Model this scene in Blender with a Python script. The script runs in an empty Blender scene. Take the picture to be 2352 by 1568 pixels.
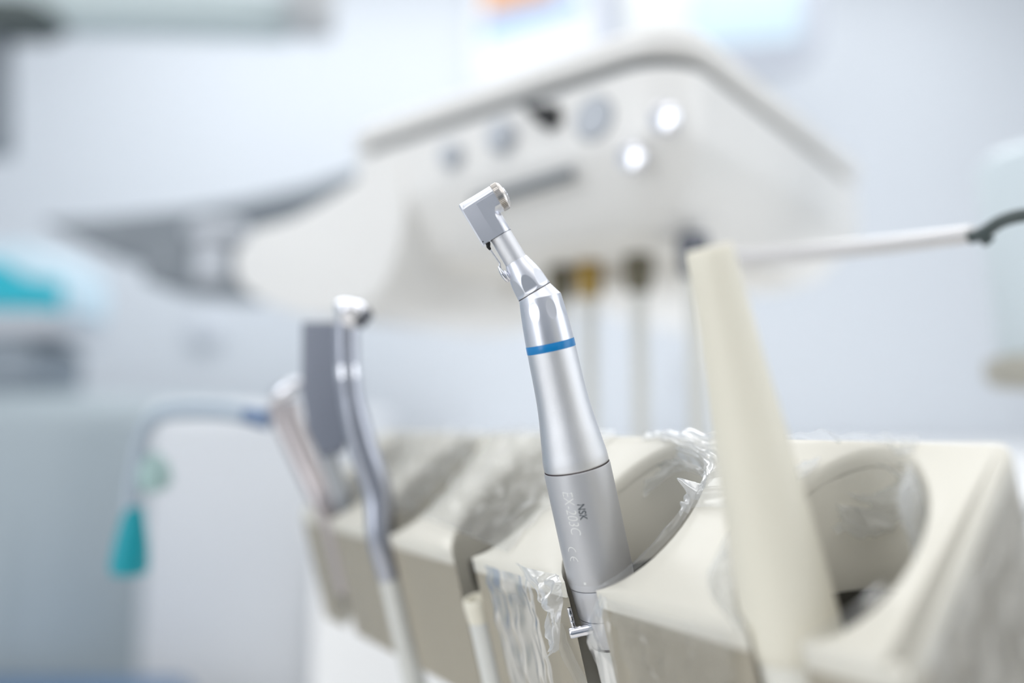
import bpy, bmesh, math, random
from math import sin, cos, tan, pi, radians, sqrt, atan, atan2, exp
from mathutils import Vector as V, Matrix, noise

sc = bpy.context.scene
COL = sc.collection
random.seed(7)

# ------------------------------------------------------------------ camera
F = 1829.3                                   # focal length in pixels of the 2352 x 1568 frame (28 mm on 36 mm)
CAM = V((0, 0, 1.05))
PITCH = atan((972 - 784) / F)
RIGHT = V((1, 0, 0)); UPV = V((0, -sin(PITCH), cos(PITCH))); FWD = V((0, cos(PITCH), sin(PITCH)))
cd = bpy.data.cameras.new('camera'); cam = bpy.data.objects.new('camera', cd); COL.objects.link(cam)
cam.location = CAM; cam.rotation_euler = (pi / 2 + PITCH, 0, 0)
cd.sensor_width = 36; cd.lens = 28.0; cd.clip_start = .01; cd.clip_end = 50
cd.dof.use_dof = True; cd.dof.focus_distance = .2365; cd.dof.aperture_fstop = 2.15
sc.camera = cam

# ------------------------------------------------------------------ world, lights, exposure
w = bpy.data.worlds.new('world'); sc.world = w; w.use_nodes = True
bg = w.node_tree.nodes['Background']; bg.inputs[0].default_value = (.86, .93, 1, 1); bg.inputs[1].default_value = .85
def area(name, loc, target, sx, sy, power, col=(1, 1, 1)):
    l = bpy.data.lights.new(name, 'AREA'); l.shape = 'RECTANGLE'; l.size = sx; l.size_y = sy; l.energy = power; l.color = col
    o = bpy.data.objects.new(name, l); COL.objects.link(o); o.location = loc
    o.rotation_euler = (V(target) - V(loc)).to_track_quat('-Z', 'Y').to_euler(); return o
area('window_daylight', (2.3, .0, 1.25), (0.1, .5, 1.1), 1.8, 2.3, 18, (.95, .98, 1))
area('left_window_daylight', (-1.75, -1.35, 1.3), (0, .35, 1.0), 1.4, 1.9, 24, (.95, .975, 1))
area('ceiling_panel_rear', (0, -.9, 2.58), (0, -.9, 0), 3.6, .9, 15, (1, .99, .97))
area('ceiling_panel_near', (0, .5, 2.58), (0, .5, 0), 3.6, .7, 7, (1, .985, .96))
area('ceiling_panel_far', (0, 1.6, 2.58), (0, 1.6, 0), 2.6, .9, 20, (.97, .985, 1))
sc.view_settings.view_transform = 'Standard'; sc.view_settings.look = 'None'
sc.view_settings.gamma = 1; sc.view_settings.use_curve_mapping = False
sc.view_settings.exposure = .14
sc.cycles.use_denoising = True
sc.cycles.max_bounces = 10; sc.cycles.transparent_max_bounces = 24

def P(px, py, d):                            # point seen at a pixel, d metres in front of the lens
    return CAM + d * ((px - 1176) / F * RIGHT - (py - 784) / F * UPV + FWD)
def PY(px, py, y):                           # same, on the upright plane Y = y
    r = (px - 1176) / F * RIGHT - (py - 784) / F * UPV + FWD
    return CAM + r * (y / r.y)

# ------------------------------------------------------------------ materials
def lin(c): return tuple((x / 12.92 if x <= .04045 else ((x + .055) / 1.055) ** 2.4) for x in c)
def mat(name, rgb, rough=.5, metal=0, spec=.5, coat=0, bump=0, bscale=400, var=0, vscale=8, trans=0, alpha=1, emit=0):
    m = bpy.data.materials.new(name); m.use_nodes = True
    nt = m.node_tree; b = nt.nodes['Principled BSDF']
    c = lin(rgb) + (1,)
    b.inputs['Base Color'].default_value = c
    b.inputs['Roughness'].default_value = rough; b.inputs['Metallic'].default_value = metal
    b.inputs['Specular IOR Level'].default_value = spec; b.inputs['Coat Weight'].default_value = coat
    b.inputs['Coat Roughness'].default_value = .08
    b.inputs['Transmission Weight'].default_value = trans; b.inputs['Alpha'].default_value = alpha
    if emit:
        b.inputs['Emission Color'].default_value = c; b.inputs['Emission Strength'].default_value = emit
    if bump or var:
        tc = nt.nodes.new('ShaderNodeTexCoord')
        if bump:
            n = nt.nodes.new('ShaderNodeTexNoise'); n.inputs['Scale'].default_value = bscale; n.inputs['Detail'].default_value = 3
            bp = nt.nodes.new('ShaderNodeBump'); bp.inputs['Strength'].default_value = bump; bp.inputs['Distance'].default_value = .0002
            nt.links.new(tc.outputs['Object'], n.inputs['Vector']); nt.links.new(n.outputs['Fac'], bp.inputs['Height'])
            nt.links.new(bp.outputs['Normal'], b.inputs['Normal'])
        if var:
            n = nt.nodes.new('ShaderNodeTexNoise'); n.inputs['Scale'].default_value = vscale; n.inputs['Detail'].default_value = 4
            mx = nt.nodes.new('ShaderNodeMix'); mx.data_type = 'RGBA'
            mx.inputs[6].default_value = tuple(x * (1 - var) for x in c[:3]) + (1,); mx.inputs[7].default_value = tuple(min(1, x * (1 + var)) for x in c[:3]) + (1,)
            nt.links.new(tc.outputs['Object'], n.inputs['Vector']); nt.links.new(n.outputs['Fac'], mx.inputs[0])
            nt.links.new(mx.outputs[2], b.inputs['Base Color'])
    return m
M = dict(
    satin=mat('satin_silver', (.89, .89, .90), .34, 1, bump=.4, bscale=8000, var=.06, vscale=8000),
    satin_fine=mat('fine_satin_silver', (.88, .885, .91), .34, 1, bump=.08, bscale=9000),
    motor=mat('motor_grey_silver', (.77, .77, .78), .44, .6, bump=.12, bscale=9000),
    chrome=mat('chrome', (.90, .90, .92), .10, 1),
    gun=mat('dark_metal', (.42, .43, .46), .3, .9),
    black=mat('black_rubber', (.05, .05, .055), .5),
    dark=mat('dark_groove', (.20, .13, .14), .5),
    blue=mat('blue_enamel', (.0, .49, .75), .3, coat=.15),
    letter=mat('engraved_pale_letters', (.93, .93, .92), .6, .2),
    letter_dark=mat('printed_dark_letters', (.36, .38, .40), .5, .2),
    beige=mat('beige_plastic', (.865, .85, .805), .34, coat=.12, var=.02, vscale=30),
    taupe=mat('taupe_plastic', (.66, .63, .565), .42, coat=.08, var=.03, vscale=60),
    notch_shade=mat('notch_shade_brown_grey', (.19, .18, .155), .55),
    cream=mat('cream_plastic', (.92, .90, .835), .42, bump=.05, bscale=300),
    creamlow=mat('cream_grey_collar', (.90, .89, .85), .45),
    hose=mat('pale_grey_hose', (.86, .86, .84), .45),
    white=mat('white_console_plastic', (.95, .945, .935), .3, coat=.25, var=.01),
    under=mat('warm_white_underside', (.96, .95, .93), .5),
    trim=mat('grey_trim', (.46, .48, .50), .45),
    grey=mat('grey_arm_plastic', (.50, .53, .56), .45),
    greylt=mat('light_grey_plastic', (.76, .78, .81), .4),
    brass=mat('brass', (.66, .55, .30), .35, .8),
    bronze=mat('dark_bronze_coupling', (.42, .40, .33), .45, .3),
    wall=mat('white_wall_paint', (.855, .875, .90), .8, bump=.05, bscale=60),
    wallgrey=mat('grey_wall_paint', (.72, .73, .75), .8),
    ceil=mat('ceiling_paint', (.95, .95, .95), .8),
    floor=mat('warm_vinyl_floor', (.94, .925, .90), .45, var=.06, vscale=3),
    cab=mat('pale_grey_unit_shell', (.67, .715, .74), .5),
    dark_dado=mat('added_dado_grey', (.42, .46, .50), .55),
    teal=mat('teal_plastic', (.0, .60, .66), .4),
    tealbox=mat('teal_card', (.0, .70, .78), .5),
    palebox=mat('pale_blue_card', (.80, .89, .94), .6),
    screen=mat('pale_blue_screen', (.80, .88, .93), .25),
    bezel=mat('silver_bezel', (.74, .76, .80), .4),
    screenwarm=mat('pale_warm_screen', (.88, .89, .88), .3),
    orange=mat('orange_print', (.93, .69, .47), .6),
    bluep=mat('blue_print', (.66, .80, .95), .6),
    paper=mat('white_paper', (.94, .95, .97), .6),
    darkgreen=mat('dark_grey_green_rubber', (.28, .32, .32), .4),
    upholstery=mat('blue_upholstery', (.34, .46, .60), .5),
    counter=mat('white_counter_laminate', (.97, .97, .97), .35, var=.008),
    buttonlt=mat('pale_grey_button', (.83, .85, .88), .4),
    tubelt=mat('pale_translucent_tube', (.68, .73, .78), .3),
    clear=mat('clear_tube_plastic', (.85, .92, .91), .15, trans=.6),
    pale_green=mat('pale_green_plastic', (.74, .86, .85), .35, trans=.3),
    cup=mat('pale_cup_plastic', (.85, .895, .92), .45),
    cuprim=mat('taupe_rim', (.72, .71, .67), .5),
)
def film_material(name, milk):
    m = bpy.data.materials.new(name); m.use_nodes = True
    nt = m.node_tree; nt.nodes.clear()
    o = nt.nodes.new('ShaderNodeOutputMaterial')
    t = nt.nodes.new('ShaderNodeBsdfTransparent'); t.inputs[0].default_value = (.965, .97, .975, 1)
    g = nt.nodes.new('ShaderNodeBsdfGlossy'); g.inputs['Roughness'].default_value = .17; g.inputs['Color'].default_value = (1, 1, 1, 1)
    d = nt.nodes.new('ShaderNodeBsdfTranslucent'); d.inputs[0].default_value = (.95, .96, .98, 1)
    lw = nt.nodes.new('ShaderNodeLayerWeight'); lw.inputs['Blend'].default_value = .30
    mp = nt.nodes.new('ShaderNodeMapRange'); mp.inputs['To Min'].default_value = .06; mp.inputs['To Max'].default_value = .6
    a = nt.nodes.new('ShaderNodeMixShader'); b = nt.nodes.new('ShaderNodeMixShader'); b.inputs[0].default_value = milk
    nt.links.new(lw.outputs['Fresnel'], mp.inputs['Value']); nt.links.new(mp.outputs[0], a.inputs[0])
    nt.links.new(t.outputs[0], a.inputs[1]); nt.links.new(g.outputs[0], a.inputs[2])
    nt.links.new(a.outputs[0], b.inputs[1]); nt.links.new(d.outputs[0], b.inputs[2])
    nt.links.new(b.outputs[0], o.inputs[0]); return m
M['film'] = film_material('clear_plastic_film', .14)
M['milky'] = film_material('milky_plastic_film', .34)

# ------------------------------------------------------------------ object helpers
def tag(o, label=None, cat=None, group=None, kind=None):
    if label: o['label'] = label
    if cat: o['category'] = cat
    if group: o['group'] = group
    if kind: o['kind'] = kind
    return o
def thing(name, label, cat, loc, group=None):
    o = bpy.data.objects.new(name, None); COL.objects.link(o); o.location = V(loc); o.empty_display_size = .01
    return tag(o, label, cat, group)
def origin(o):
    p = V((0, 0, 0))
    while o is not None: p = p + o.location; o = o.parent
    return p
def obj(name, vf, m, parent=None, smooth=35, loc=None, label=None):
    vs, fs = vf
    base = origin(parent) if parent is not None else V(loc if loc is not None else sum((V(v) for v in vs), V()) / len(vs))
    me = bpy.data.meshes.new(name); me.from_pydata([tuple(V(v) - base) for v in vs], [], [tuple(f) for f in fs])
    bm = bmesh.new(); bm.from_mesh(me); bmesh.ops.recalc_face_normals(bm, faces=bm.faces); bm.to_mesh(me); bm.free()
    me.materials.append(m); me.validate()
    if smooth:
        me.shade_smooth(); me.set_sharp_from_angle(angle=radians(smooth))
    o = bpy.data.objects.new(name, me); COL.objects.link(o)
    if parent is not None: o.parent = parent
    else: o.location = base
    if label: o['label'] = label
    return o
def join(*vfs):
    V_, F_ = [], []
    for vs, fs in vfs:
        k = len(V_); V_ += list(vs); F_ += [tuple(i + k for i in f) for f in fs]
    return V_, F_
class Frame:
    def __init__(s, o, x, y, z): s.o, s.x, s.y, s.z = V(o), V(x), V(y), V(z)
    def __call__(s, a, b, c): return s.o + s.x * a + s.y * b + s.z * c
def frame_axis(o, z, hint=V((1, 0, 0))):
    z = V(z).normalized(); x = (hint - z * hint.dot(z)).normalized(); return Frame(o, x, z.cross(x), z)
def rings(rs, close=True, cap0=True, cap1=True):
    n = len(rs[0]); vs = [p for r in rs for p in r]; fs = []
    for i in range(len(rs) - 1):
        for j in range(n if close else n - 1):
            k = (j + 1) % n; fs.append((i * n + j, i * n + k, (i + 1) * n + k, (i + 1) * n + j))
    if cap0: fs.append(tuple(range(n))[::-1])
    if cap1: fs.append(tuple((len(rs) - 1) * n + j for j in range(n)))
    return vs, fs
def lathe(fr, prof, n=48, cap0=True, cap1=True):
    return rings([[fr(r * cos(2 * pi * j / n), r * sin(2 * pi * j / n), z) for j in range(n)] for r, z in prof], True, cap0, cap1)
def catmull(pts, k=8):
    pts = [V(p) for p in pts]; q = [2 * pts[0] - pts[1]] + pts + [2 * pts[-1] - pts[-2]]; out = []
    for i in range(1, len(q) - 2):
        a, b, c, d = q[i - 1:i + 3]
        for j in range(k):
            t = j / k; out.append(.5 * (2 * b + (c - a) * t + (2 * a - 5 * b + 4 * c - d) * t * t + (3 * b - a - 3 * c + d) * t ** 3))
    return out + [pts[-1]]
def tube(pts, rad, n=16, hint=V((.3, .2, 1))):
    pts = [V(p) for p in pts]; rs = []; x = None
    for i, p in enumerate(pts):
        t = (pts[min(i + 1, len(pts) - 1)] - pts[max(i - 1, 0)]).normalized()
        x = hint if x is None else x
        x = (x - t * x.dot(t)).normalized(); y = t.cross(x)
        r = rad(i / (len(pts) - 1)) if callable(rad) else rad
        rs.append([p + r * (cos(2 * pi * j / n) * x + sin(2 * pi * j / n) * y) for j in range(n)])
    return rings(rs)
def bevelled(vf, w, seg=3):
    bm = bmesh.new(); bv = [bm.verts.new(v) for v in vf[0]]
    for f in vf[1]: bm.faces.new([bv[i] for i in f])
    bmesh.ops.recalc_face_normals(bm, faces=bm.faces)
    es = [e for e in bm.edges if len(e.link_faces) == 2 and e.calc_face_angle(0) > radians(28)]
    bmesh.ops.bevel(bm, geom=es, offset=w, segments=seg, profile=.5, affect='EDGES', clamp_overlap=True)
    bm.verts.index_update(); r = ([v.co.copy() for v in bm.verts], [tuple(v.index for v in f.verts) for f in bm.faces]); bm.free(); return r
def box(fr, x0, x1, y0, y1, z0, z1, bev=0, seg=3):
    vs = [fr(x, y, z) for z in (z0, z1) for x, y in ((x0, y0), (x1, y0), (x1, y1), (x0, y1))]
    fs = [(3, 2, 1, 0), (4, 5, 6, 7), (0, 1, 5, 4), (1, 2, 6, 5), (2, 3, 7, 6), (3, 0, 4, 7)]
    return bevelled((vs, fs), bev, seg) if bev else (vs, fs)
WORLD = Frame((0, 0, 0), (1, 0, 0), (0, 1, 0), (0, 0, 1))
def prism(poly, ext, bev=0, seg=3):
    n = len(poly); vs = [V(p) for p in poly] + [V(p) + ext for p in poly]
    fs = [tuple(range(n)), tuple(range(2 * n - 1, n - 1, -1))] + [(i, (i + 1) % n, n + (i + 1) % n, n + i) for i in range(n)]
    return bevelled((vs, fs), bev, seg) if bev else (vs, fs)
def smooth_poly(pts, k=4):
    n = len(pts); q = [V((p[0], p[1], 0)) for p in pts]; out = []
    for i in range(n):
        a, b, c, d = q[i - 1], q[i], q[(i + 1) % n], q[(i + 2) % n]
        for j in range(k):
            t = j / k; r = .5 * (2 * b + (c - a) * t + (2 * a - 5 * b + 4 * c - d) * t * t + (3 * b - a - 3 * c + d) * t ** 3); out.append((r.x, r.y))
    return out
def px_prism(pts, y, thick, bev=.004, seg=3):   # an upright solid standing at distance y, real thickness going back
    return prism([PY(a, b, y) for a, b in pts], V((0, thick, 0)), bev, seg)
def rrect(x0, x1, y0, y1, r, n=6):
    out = []
    for cx, cy, a0 in ((x1 - r, y1 - r, 0), (x0 + r, y1 - r, pi / 2), (x0 + r, y0 + r, pi), (x1 - r, y0 + r, 1.5 * pi)):
        for i in range(n + 1):
            a = a0 + pi / 2 * i / n; out.append((cx + r * cos(a), cy + r * sin(a)))
    return out

# ------------------------------------------------------------------ the room
def struct(name, vf, m, smooth=0): return tag(obj(name, vf, m, smooth=smooth), kind='structure')
struct('floor', box(WORLD, -2.2, 2.4, -1.6, 2.5, -.05, 0), M['floor'])
struct('ceiling', box(WORLD, -2.2, 2.4, -1.6, 2.5, 2.6, 2.65), M['ceil'])
struct('wall_back', box(WORLD, -2.2, 2.4, 2.4, 2.5, 0, 2.6), M['wall'])
struct('wall_left', box(WORLD, -2.3, -2.2, -1.6, 2.5, 0, 2.6), M['wall'])
struct('wall_right', box(WORLD, 2.4, 2.5, -1.6, 2.5, 0, 2.6), M['wall'])
struct('wall_front', box(WORLD, -2.2, 2.4, -1.7, -1.6, 0, 2.6), M['wallgrey'])
struct('added_dark_dado', box(WORLD, -2.2, 2.4, -1.6, -1.57, 0, .95), M['dark_dado'])  # unseen dark dado, added to darken the band reflected in the handpiece
struct('baseboard_back', box(WORLD, -2.2, 2.4, 2.385, 2.4, 0, .09), M['greylt'])

# ------------------------------------------------------------------ instrument holder
ALPHA, BETA = radians(15), radians(42)
UP = V((0, 0, 1))
RDIR = V((-.56093, .82786, 0)); NDIR = V((.82786, .56093, 0))
ADIR = -NDIR * sin(ALPHA) + UP * cos(ALPHA)          # instrument axis, up
MDIR = NDIR * cos(ALPHA) + UP * sin(ALPHA)
TIP = CAM + NDIR * .148 - UP * .047
KT = tan(BETA - ALPHA)
def H(r, m, wv): return TIP + RDIR * r + MDIR * m + ADIR * wv
def HT(r, m, off=0): return TIP + RDIR * r + MDIR * m + ADIR * (m * KT + off)
NOTCH = [.117, .184, .251, .318, .385]
R0, R1, MB, WB = .086, .420, .0575, -.058
EA, EB, EC = .0205, .0275, .0262                     # notch half-width, half-depth, centre
def holder_outline():
    out = []
    th0 = math.acos(-EC / EB)                        # where the notch meets the front edge
    def corner(cx, cy, r, a0, n=5): 
        for i in range(n + 1):
            a = a0 + pi / 2 * i / n; out.append((cx + r * cos(a), cy + r * sin(a)))
    corner(R0 + .003, .003, .003, pi)                # front, near end
    for c in NOTCH:
        # notch measured from +m axis: angle t from -tm to tm
        tm = math.acos((-EC + .0004) / EB)
        x0 = EA * sin(tm)
        
        for q in (.0235, .020, .0165, .013, .010, .007, .0045, .0025): out.append((c - x0 - q, 0))
        out.append((c - x0 - .0006, .0001))
        n = 44
        for i in range(n + 1):
            t = -tm + 2 * tm * i / n
            out.append((c + EA * sin(t), EC + EB * cos(t)))
        out.append((c + x0 + .0006, .0001)); 
        for q in (.0025, .0045, .007, .010, .013, .0165, .020, .0235): out.append((c + x0 + q, 0))
    corner(R1 - .003, .003, .003, -pi / 2)
    corner(R1 - .004, MB - .004, .004, 0)
    k = 24
    for i in range(1, k): out.append((R1 - .004 + (R0 - R1 + .008) * i / k, MB))
    corner(R0 + .004, MB - .004, .004, pi / 2)
    # drop near-duplicates
    o2 = []
    for p in out:
        if not o2 or (p[0] - o2[-1][0]) ** 2 + (p[1] - o2[-1][1]) ** 2 > 4e-9: o2.append(p)
    return o2
TIPS = [(c + q * EA * sin(math.acos((-EC + .0004) / EB)), 0) for c in NOTCH for q in (-1, 1)]
def offset_in(poly, d):
    n = len(poly); out = []
    for i in range(n):
        a, b, c = V(poly[i - 1] + (0,)), V(poly[i] + (0,)), V(poly[(i + 1) % n] + (0,))
        e1 = (b - a).normalized(); e2 = (c - b).normalized()
        mm = (V((-e1.y, e1.x, 0)) + V((-e2.y, e2.x, 0))).normalized()
        dt = min(sqrt((b.x - t[0]) ** 2 + (b.y - t[1]) ** 2) for t in TIPS)
        front = b.y < .0006 and dt > .0005 and min(abs(b.x - c) for c in NOTCH) > EA * .31 + .0002
        q = b + mm * d * ((1 if front else .42) * min(1, max(0, dt - .0006) / .016)); out.append((q.x, q.y))
    return out
OUT = holder_outline()
holder = thing('instrument_holder', 'beige plastic instrument rack with rounded notches, wrapped in clear film', 'instrument rack', H(.25, .03, WB))
RB = .0030
def cap_mesh(rs):
    vs, fs = rings(rs, True, False, False); n = len(OUT); base = len(vs) - n
    bm = bmesh.new(); bv = [bm.verts.new(v) for v in vs]
    for f in fs: bm.faces.new([bv[i] for i in f])
    caps = [bm.faces.new([bv[base + i] for i in range(n)])]
    bmesh.ops.triangulate(bm, faces=caps, ngon_method='EAR_CLIP')
    bm.verts.index_update(); vf = ([v.co.copy() for v in bm.verts], [tuple(v.index for v in f.verts) for f in bm.faces]); bm.free(); return vf
LIP = -.0046
LOW = [(min(max(x, R0 + .0004), R1 - .0006), max(m, .0006)) for x, m in OUT]
rs = [[HT(x, y, LIP) for x, y in LOW], [HT(x, y, LIP) for x, y in OUT]]
for q in (0, 15, 30, 45, 60, 75, 90):
    t = radians(q); d = RB * (1 - cos(t)); dz = -RB + RB * sin(t)
    rs.append([HT(x, y, dz) for x, y in offset_in(OUT, d)])
obj('rack_top', cap_mesh(rs), M['beige'], holder, 40)
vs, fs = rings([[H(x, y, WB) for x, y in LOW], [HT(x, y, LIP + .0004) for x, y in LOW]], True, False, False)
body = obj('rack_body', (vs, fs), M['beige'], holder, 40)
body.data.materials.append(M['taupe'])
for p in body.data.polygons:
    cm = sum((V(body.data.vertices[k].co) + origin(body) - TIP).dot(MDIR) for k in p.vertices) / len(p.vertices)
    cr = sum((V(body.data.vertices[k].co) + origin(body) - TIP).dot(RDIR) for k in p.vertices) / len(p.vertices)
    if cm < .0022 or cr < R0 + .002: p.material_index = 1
for c in NOTCH:                                      # funnel-shaped sockets, coloured dark to stand in for shade deep in the notches
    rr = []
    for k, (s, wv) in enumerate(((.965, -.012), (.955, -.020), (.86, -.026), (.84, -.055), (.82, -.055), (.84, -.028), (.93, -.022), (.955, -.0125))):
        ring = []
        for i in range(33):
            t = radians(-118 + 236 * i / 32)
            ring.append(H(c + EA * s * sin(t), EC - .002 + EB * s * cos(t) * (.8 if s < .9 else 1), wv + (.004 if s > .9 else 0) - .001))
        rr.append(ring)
    obj('notch_shade_liner', rings(rr + [rr[0]], False, False, False), M['notch_shade'], holder, label='brown-grey funnel inside the notch, coloured dark as its shade')
hp = H(.25, .035, WB)
obj('support_post', tube([hp + V((0, 0, .002)), hp + V((.02, .02, -.12)), V((hp.x + .02, hp.y + .02, .02))], .022, 24), M['white'], holder)
obj('post_base', lathe(Frame((hp.x + .02, hp.y + .02, 0), (1, 0, 0), (0, 1, 0), UP), [(.16, 0), (.16, .012), (.15, .02), (.03, .024)], 40), M['greylt'], holder)

# ------------------------------------------------------------------ the contra-angle handpiece (in focus)
S = .2375 / F                                         # metres per pixel in the plane of focus
HO = P(1325, 1072, .2375)
HX = (RIGHT - ADIR * RIGHT.dot(ADIR)).normalized(); HYv = ADIR.cross(HX)
HF = Frame(HO, HX, HYv, ADIR)
KS = 1.02
def hl(fr, prof, n=96, **k): return lathe(fr, [(r * S, z * S * (KS if z > 0 else .955)) for r, z in prof], n, **k)
hand = thing('dental_handpiece', 'silver angled dental handpiece with a blue ring, standing in the rack', 'handpiece', HF(0, 0, -.055))
def carve_lathe(ringf, nu, nv, carve):
    rs = []
    for i in range(nv + 1):
        c, r, nx, ny, s = ringf(i / nv); ring = []
        for j in range(nu):
            ph = 2 * pi * j / nu; rr = carve(ph, s, r) if carve else r
            ring.append(c + rr * (cos(ph) * nx + sin(ph) * ny))
        rs.append(ring)
    return rs
def interp(tab, s):
    for (a, x), (b, y) in zip(tab, tab[1:]):
        if s <= b: 
            t = (s - a) / (b - a); return x + (y - x) * max(0, t)
    return tab[-1][1]
def smooth_tab(tab, k=10):
    p = catmull([V((a, b, 0)) for a, b in tab], k); return [(q.x, q.y) for q in p]
# -- lower sheath, ring, upper sleeve (straight axis)
low = smooth_tab([(10, 75.5), (24, 75), (50, 71.5), (80, 67.8), (115, 63.2), (150, 60.0), (185, 58.3), (225, 57.2), (270, 56.2)], 8)
prof = [(60, 3), (74, 3.2), (75.2, 4.5), (75.6, 7)] + [(r, z) for z, r in low] + [(50, 270.5)]
obj('lower_sheath', hl(HF, prof, 128), M['satin'], hand)
obj('blue_ring', hl(HF, [(50, 269.8), (56.3, 269.8), (56.7, 271), (56.3, 287), (56, 287.6), (50, 287.6)], 128), M['blue'], hand, label='bright blue colour-coding ring')
up_tab = smooth_tab([(287.8, 55.7), (320, 54.2), (350, 52.2), (375, 50.0), (390, 48.4)], 8)
dimp = [(radians(-90 - 25 + 45 * k), 361) for k in range(8)]
def carve_up(ph, s, r):
    best = r
    for p0, s0 in dimp:
        d = (ph - p0 + pi) % (2 * pi) - pi
        e = (d * r / 11.5) ** 2 + ((s - s0) / 22.5) ** 2
        if e < 1: best = min(best, r - 1.5 * (1 - e) ** .8)
    return best
T2 = radians(18.6)
JC = V((-9.5, 0, 404 * KS))                           # centre of the bend joint, px units in HF
U2 = V((-sin(T2), 0, cos(T2))); V2 = V((cos(T2), 0, sin(T2)))
def L(v): return HF(v.x * S, v.y * S, v.z * S)
def Ldir(v): return HF.x * v.x + HF.y * v.y + HF.z * v.z
def ring_straight(s, r): return (HF(0, 0, s * S * KS), r * S, HF.x, HF.y, s)
rs = []
nu = 288
for i in range(131):
    s = 287.8 + (390 - 287.8) * i / 130; r = interp(up_tab, s)
    c = HF(0, 0, s * S * KS)
    rs.append([c + carve_up(2 * pi * j / nu, s, r) * S * (cos(2 * pi * j / nu) * HF.x + sin(2 * pi * j / nu) * HF.y) for j in range(nu)])
top = rs[-1]
jr = [L(JC) + 41.0 * S * (cos(2 * pi * j / nu) * Ldir(V2) + sin(2 * pi * j / nu) * HF.y) for j in range(nu)]
for t in (.04, .96, 1): rs.append([a.lerp(b, t) for a, b in zip(top, jr)])
rs.append([L(JC) + 30 * S * (cos(2 * pi * j / nu) * Ldir(V2) + sin(2 * pi * j / nu) * HF.y) for j in range(nu)])
inner = [HF(0, 0, 287.8 * S * KS) + 48 * S * (cos(2 * pi * j / nu) * HF.x + sin(2 * pi * j / nu) * HF.y) for j in range(nu)]
obj('upper_sleeve', rings([inner] + rs), M['satin_fine'], hand, 30)
# -- head section along U2
GF = Frame(L(JC), Ldir(V2), HF.y, Ldir(U2))
def gl(prof, n=96): return lathe(GF, [(r * S, z * S) for r, z in prof], n)
obj('joint_seam', gl([(30, .2), (41.1, .2), (41.3, 1.0), (41.1, 2.0), (30, 2.0)]), M['dark'], hand, label='thin dark joint line')
col_tab = smooth_tab([(2.2, 41.4), (12, 41.2), (28, 39.8), (45, 37.0), (60, 33.4), (74, 29.6), (82, 27.6)], 10)
facets = [radians(-90 - 6 + 52 * k) for k in range(7)]
def carve_col(ph, s, r):
    best = r
    for p0 in facets:
        d = (ph - p0 + pi) % (2 * pi) - pi
        if abs(d) < 1.0 and s > 2.5:
            lim = 38.0 - (s - 11) * .035 if s > 11 else 38.0 + 3.6 * ((11 - s) / 8.0) ** 1.6
            rr = lim / cos(d); best = min(best, rr)
    return best
rs = [[GF(25 * S * cos(2 * pi * j / nu), 25 * S * sin(2 * pi * j / nu), 2.2 * S) for j in range(nu)]]
for i in range(111):
    s = 2.2 + (82 - 2.2) * i / 110; r = interp(col_tab, s)
    rs.append([GF(carve_col(2 * pi * j / nu, s, r) * S * cos(2 * pi * j / nu), carve_col(2 * pi * j / nu, s, r) * S * sin(2 * pi * j / nu), s * S) for j in range(nu)])
rs.append([GF(25 * S * cos(2 * pi * j / nu), 25 * S * sin(2 * pi * j / nu), 83 * S) for j in range(nu)])
obj('neck_collar', rings(rs), M['satin_fine'], hand, 30)
obj('neck', gl([(22, 78), (26.3, 78), (26.0, 110), (25.6, 149), (25.6, 151)], 96), M['satin'], hand)
# -- head housing: faceted block, throat and bur barrel in one mesh
def gprism(poly, y0, y1, bev):
    return bevelled(prism([GF(x * S, y0 * S, z * S) for x, z in poly], GF.y * ((y1 - y0) * S), 0), bev * S, 2)
arc = [(11 + 27 * (1 - cos(t)) , 182 + 33 * sin(t)) for t in [radians(a) for a in (-10, 5, 20, 35, 50, 62)]]
block_poly = [(-44, 150), (9.5, 150)] + arc + [(33, 241), (-40, 241)]
def oct_ring(x, dz=0, sc=1):                          # cross-section of the block at x
    pts = [(-27, 150), (-27, 236), (-26.2, 240), (-14, 254.5), (-11, 256), (11, 256), (14, 254.5), (26.2, 240), (27, 236), (27, 150)]
    return [GF(x * S, y * sc * S, (225 + (z - 225) * sc + dz) * S if z > 200 else z * S) for y, z in pts]
front = rings([oct_ring(-47.5, -1.5, .93), oct_ring(-44.5), oct_ring(-12)])
def arc_cut(vf): return vf
blk = prism([GF(x * S, -27.0 * S, z * S) for x, z in [(-12, 150), (9.5, 150)] + arc + [(33.5, 236), (-12, 236)]], GF.y * (54 * S), 0)
roof = rings([[GF(x * S, y * S, z * S) for y, z in ((-27, 235.5), (-26.2, 240), (-14, 254.5), (-11, 256), (11, 256), (14, 254.5), (26.2, 240), (27, 235.5))] for x in (-13, 35)])
BF = Frame(GF(0, 0, 225 * S), GF.z, GF.y, -GF.x)      # bur axis frame (points away from the cap)
BC = Frame(GF(0, 0, 225 * S), GF.y, GF.z, GF.x)
nb = 144; bl = []
for r_, x_ in ((30, -40), (31, -38), (31, 20), (31.5, 34.8), (28, 35.2)):
    bl.append([BC(max(-26.6, min(26.6, r_ * cos(2 * pi * j / nb))) * S, r_ * sin(2 * pi * j / nb) * S, x_ * S) for j in range(nb)])
barrel = rings(bl)
throat = lathe(GF, [(25.9 * S, 149.6 * S), (26.4 * S, 151 * S), (26.6 * S, 185 * S), (25.5 * S, 196 * S), (20 * S, 206 * S)], 72)
obj('head_housing', join(front, blk, roof, barrel, throat), M['satin_fine'], hand, 28)
obj('head_joint_line', gl([(20, 149.0), (26.9, 149.0), (26.9, 149.7), (20, 149.7)]), M['gun'], hand)
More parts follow.
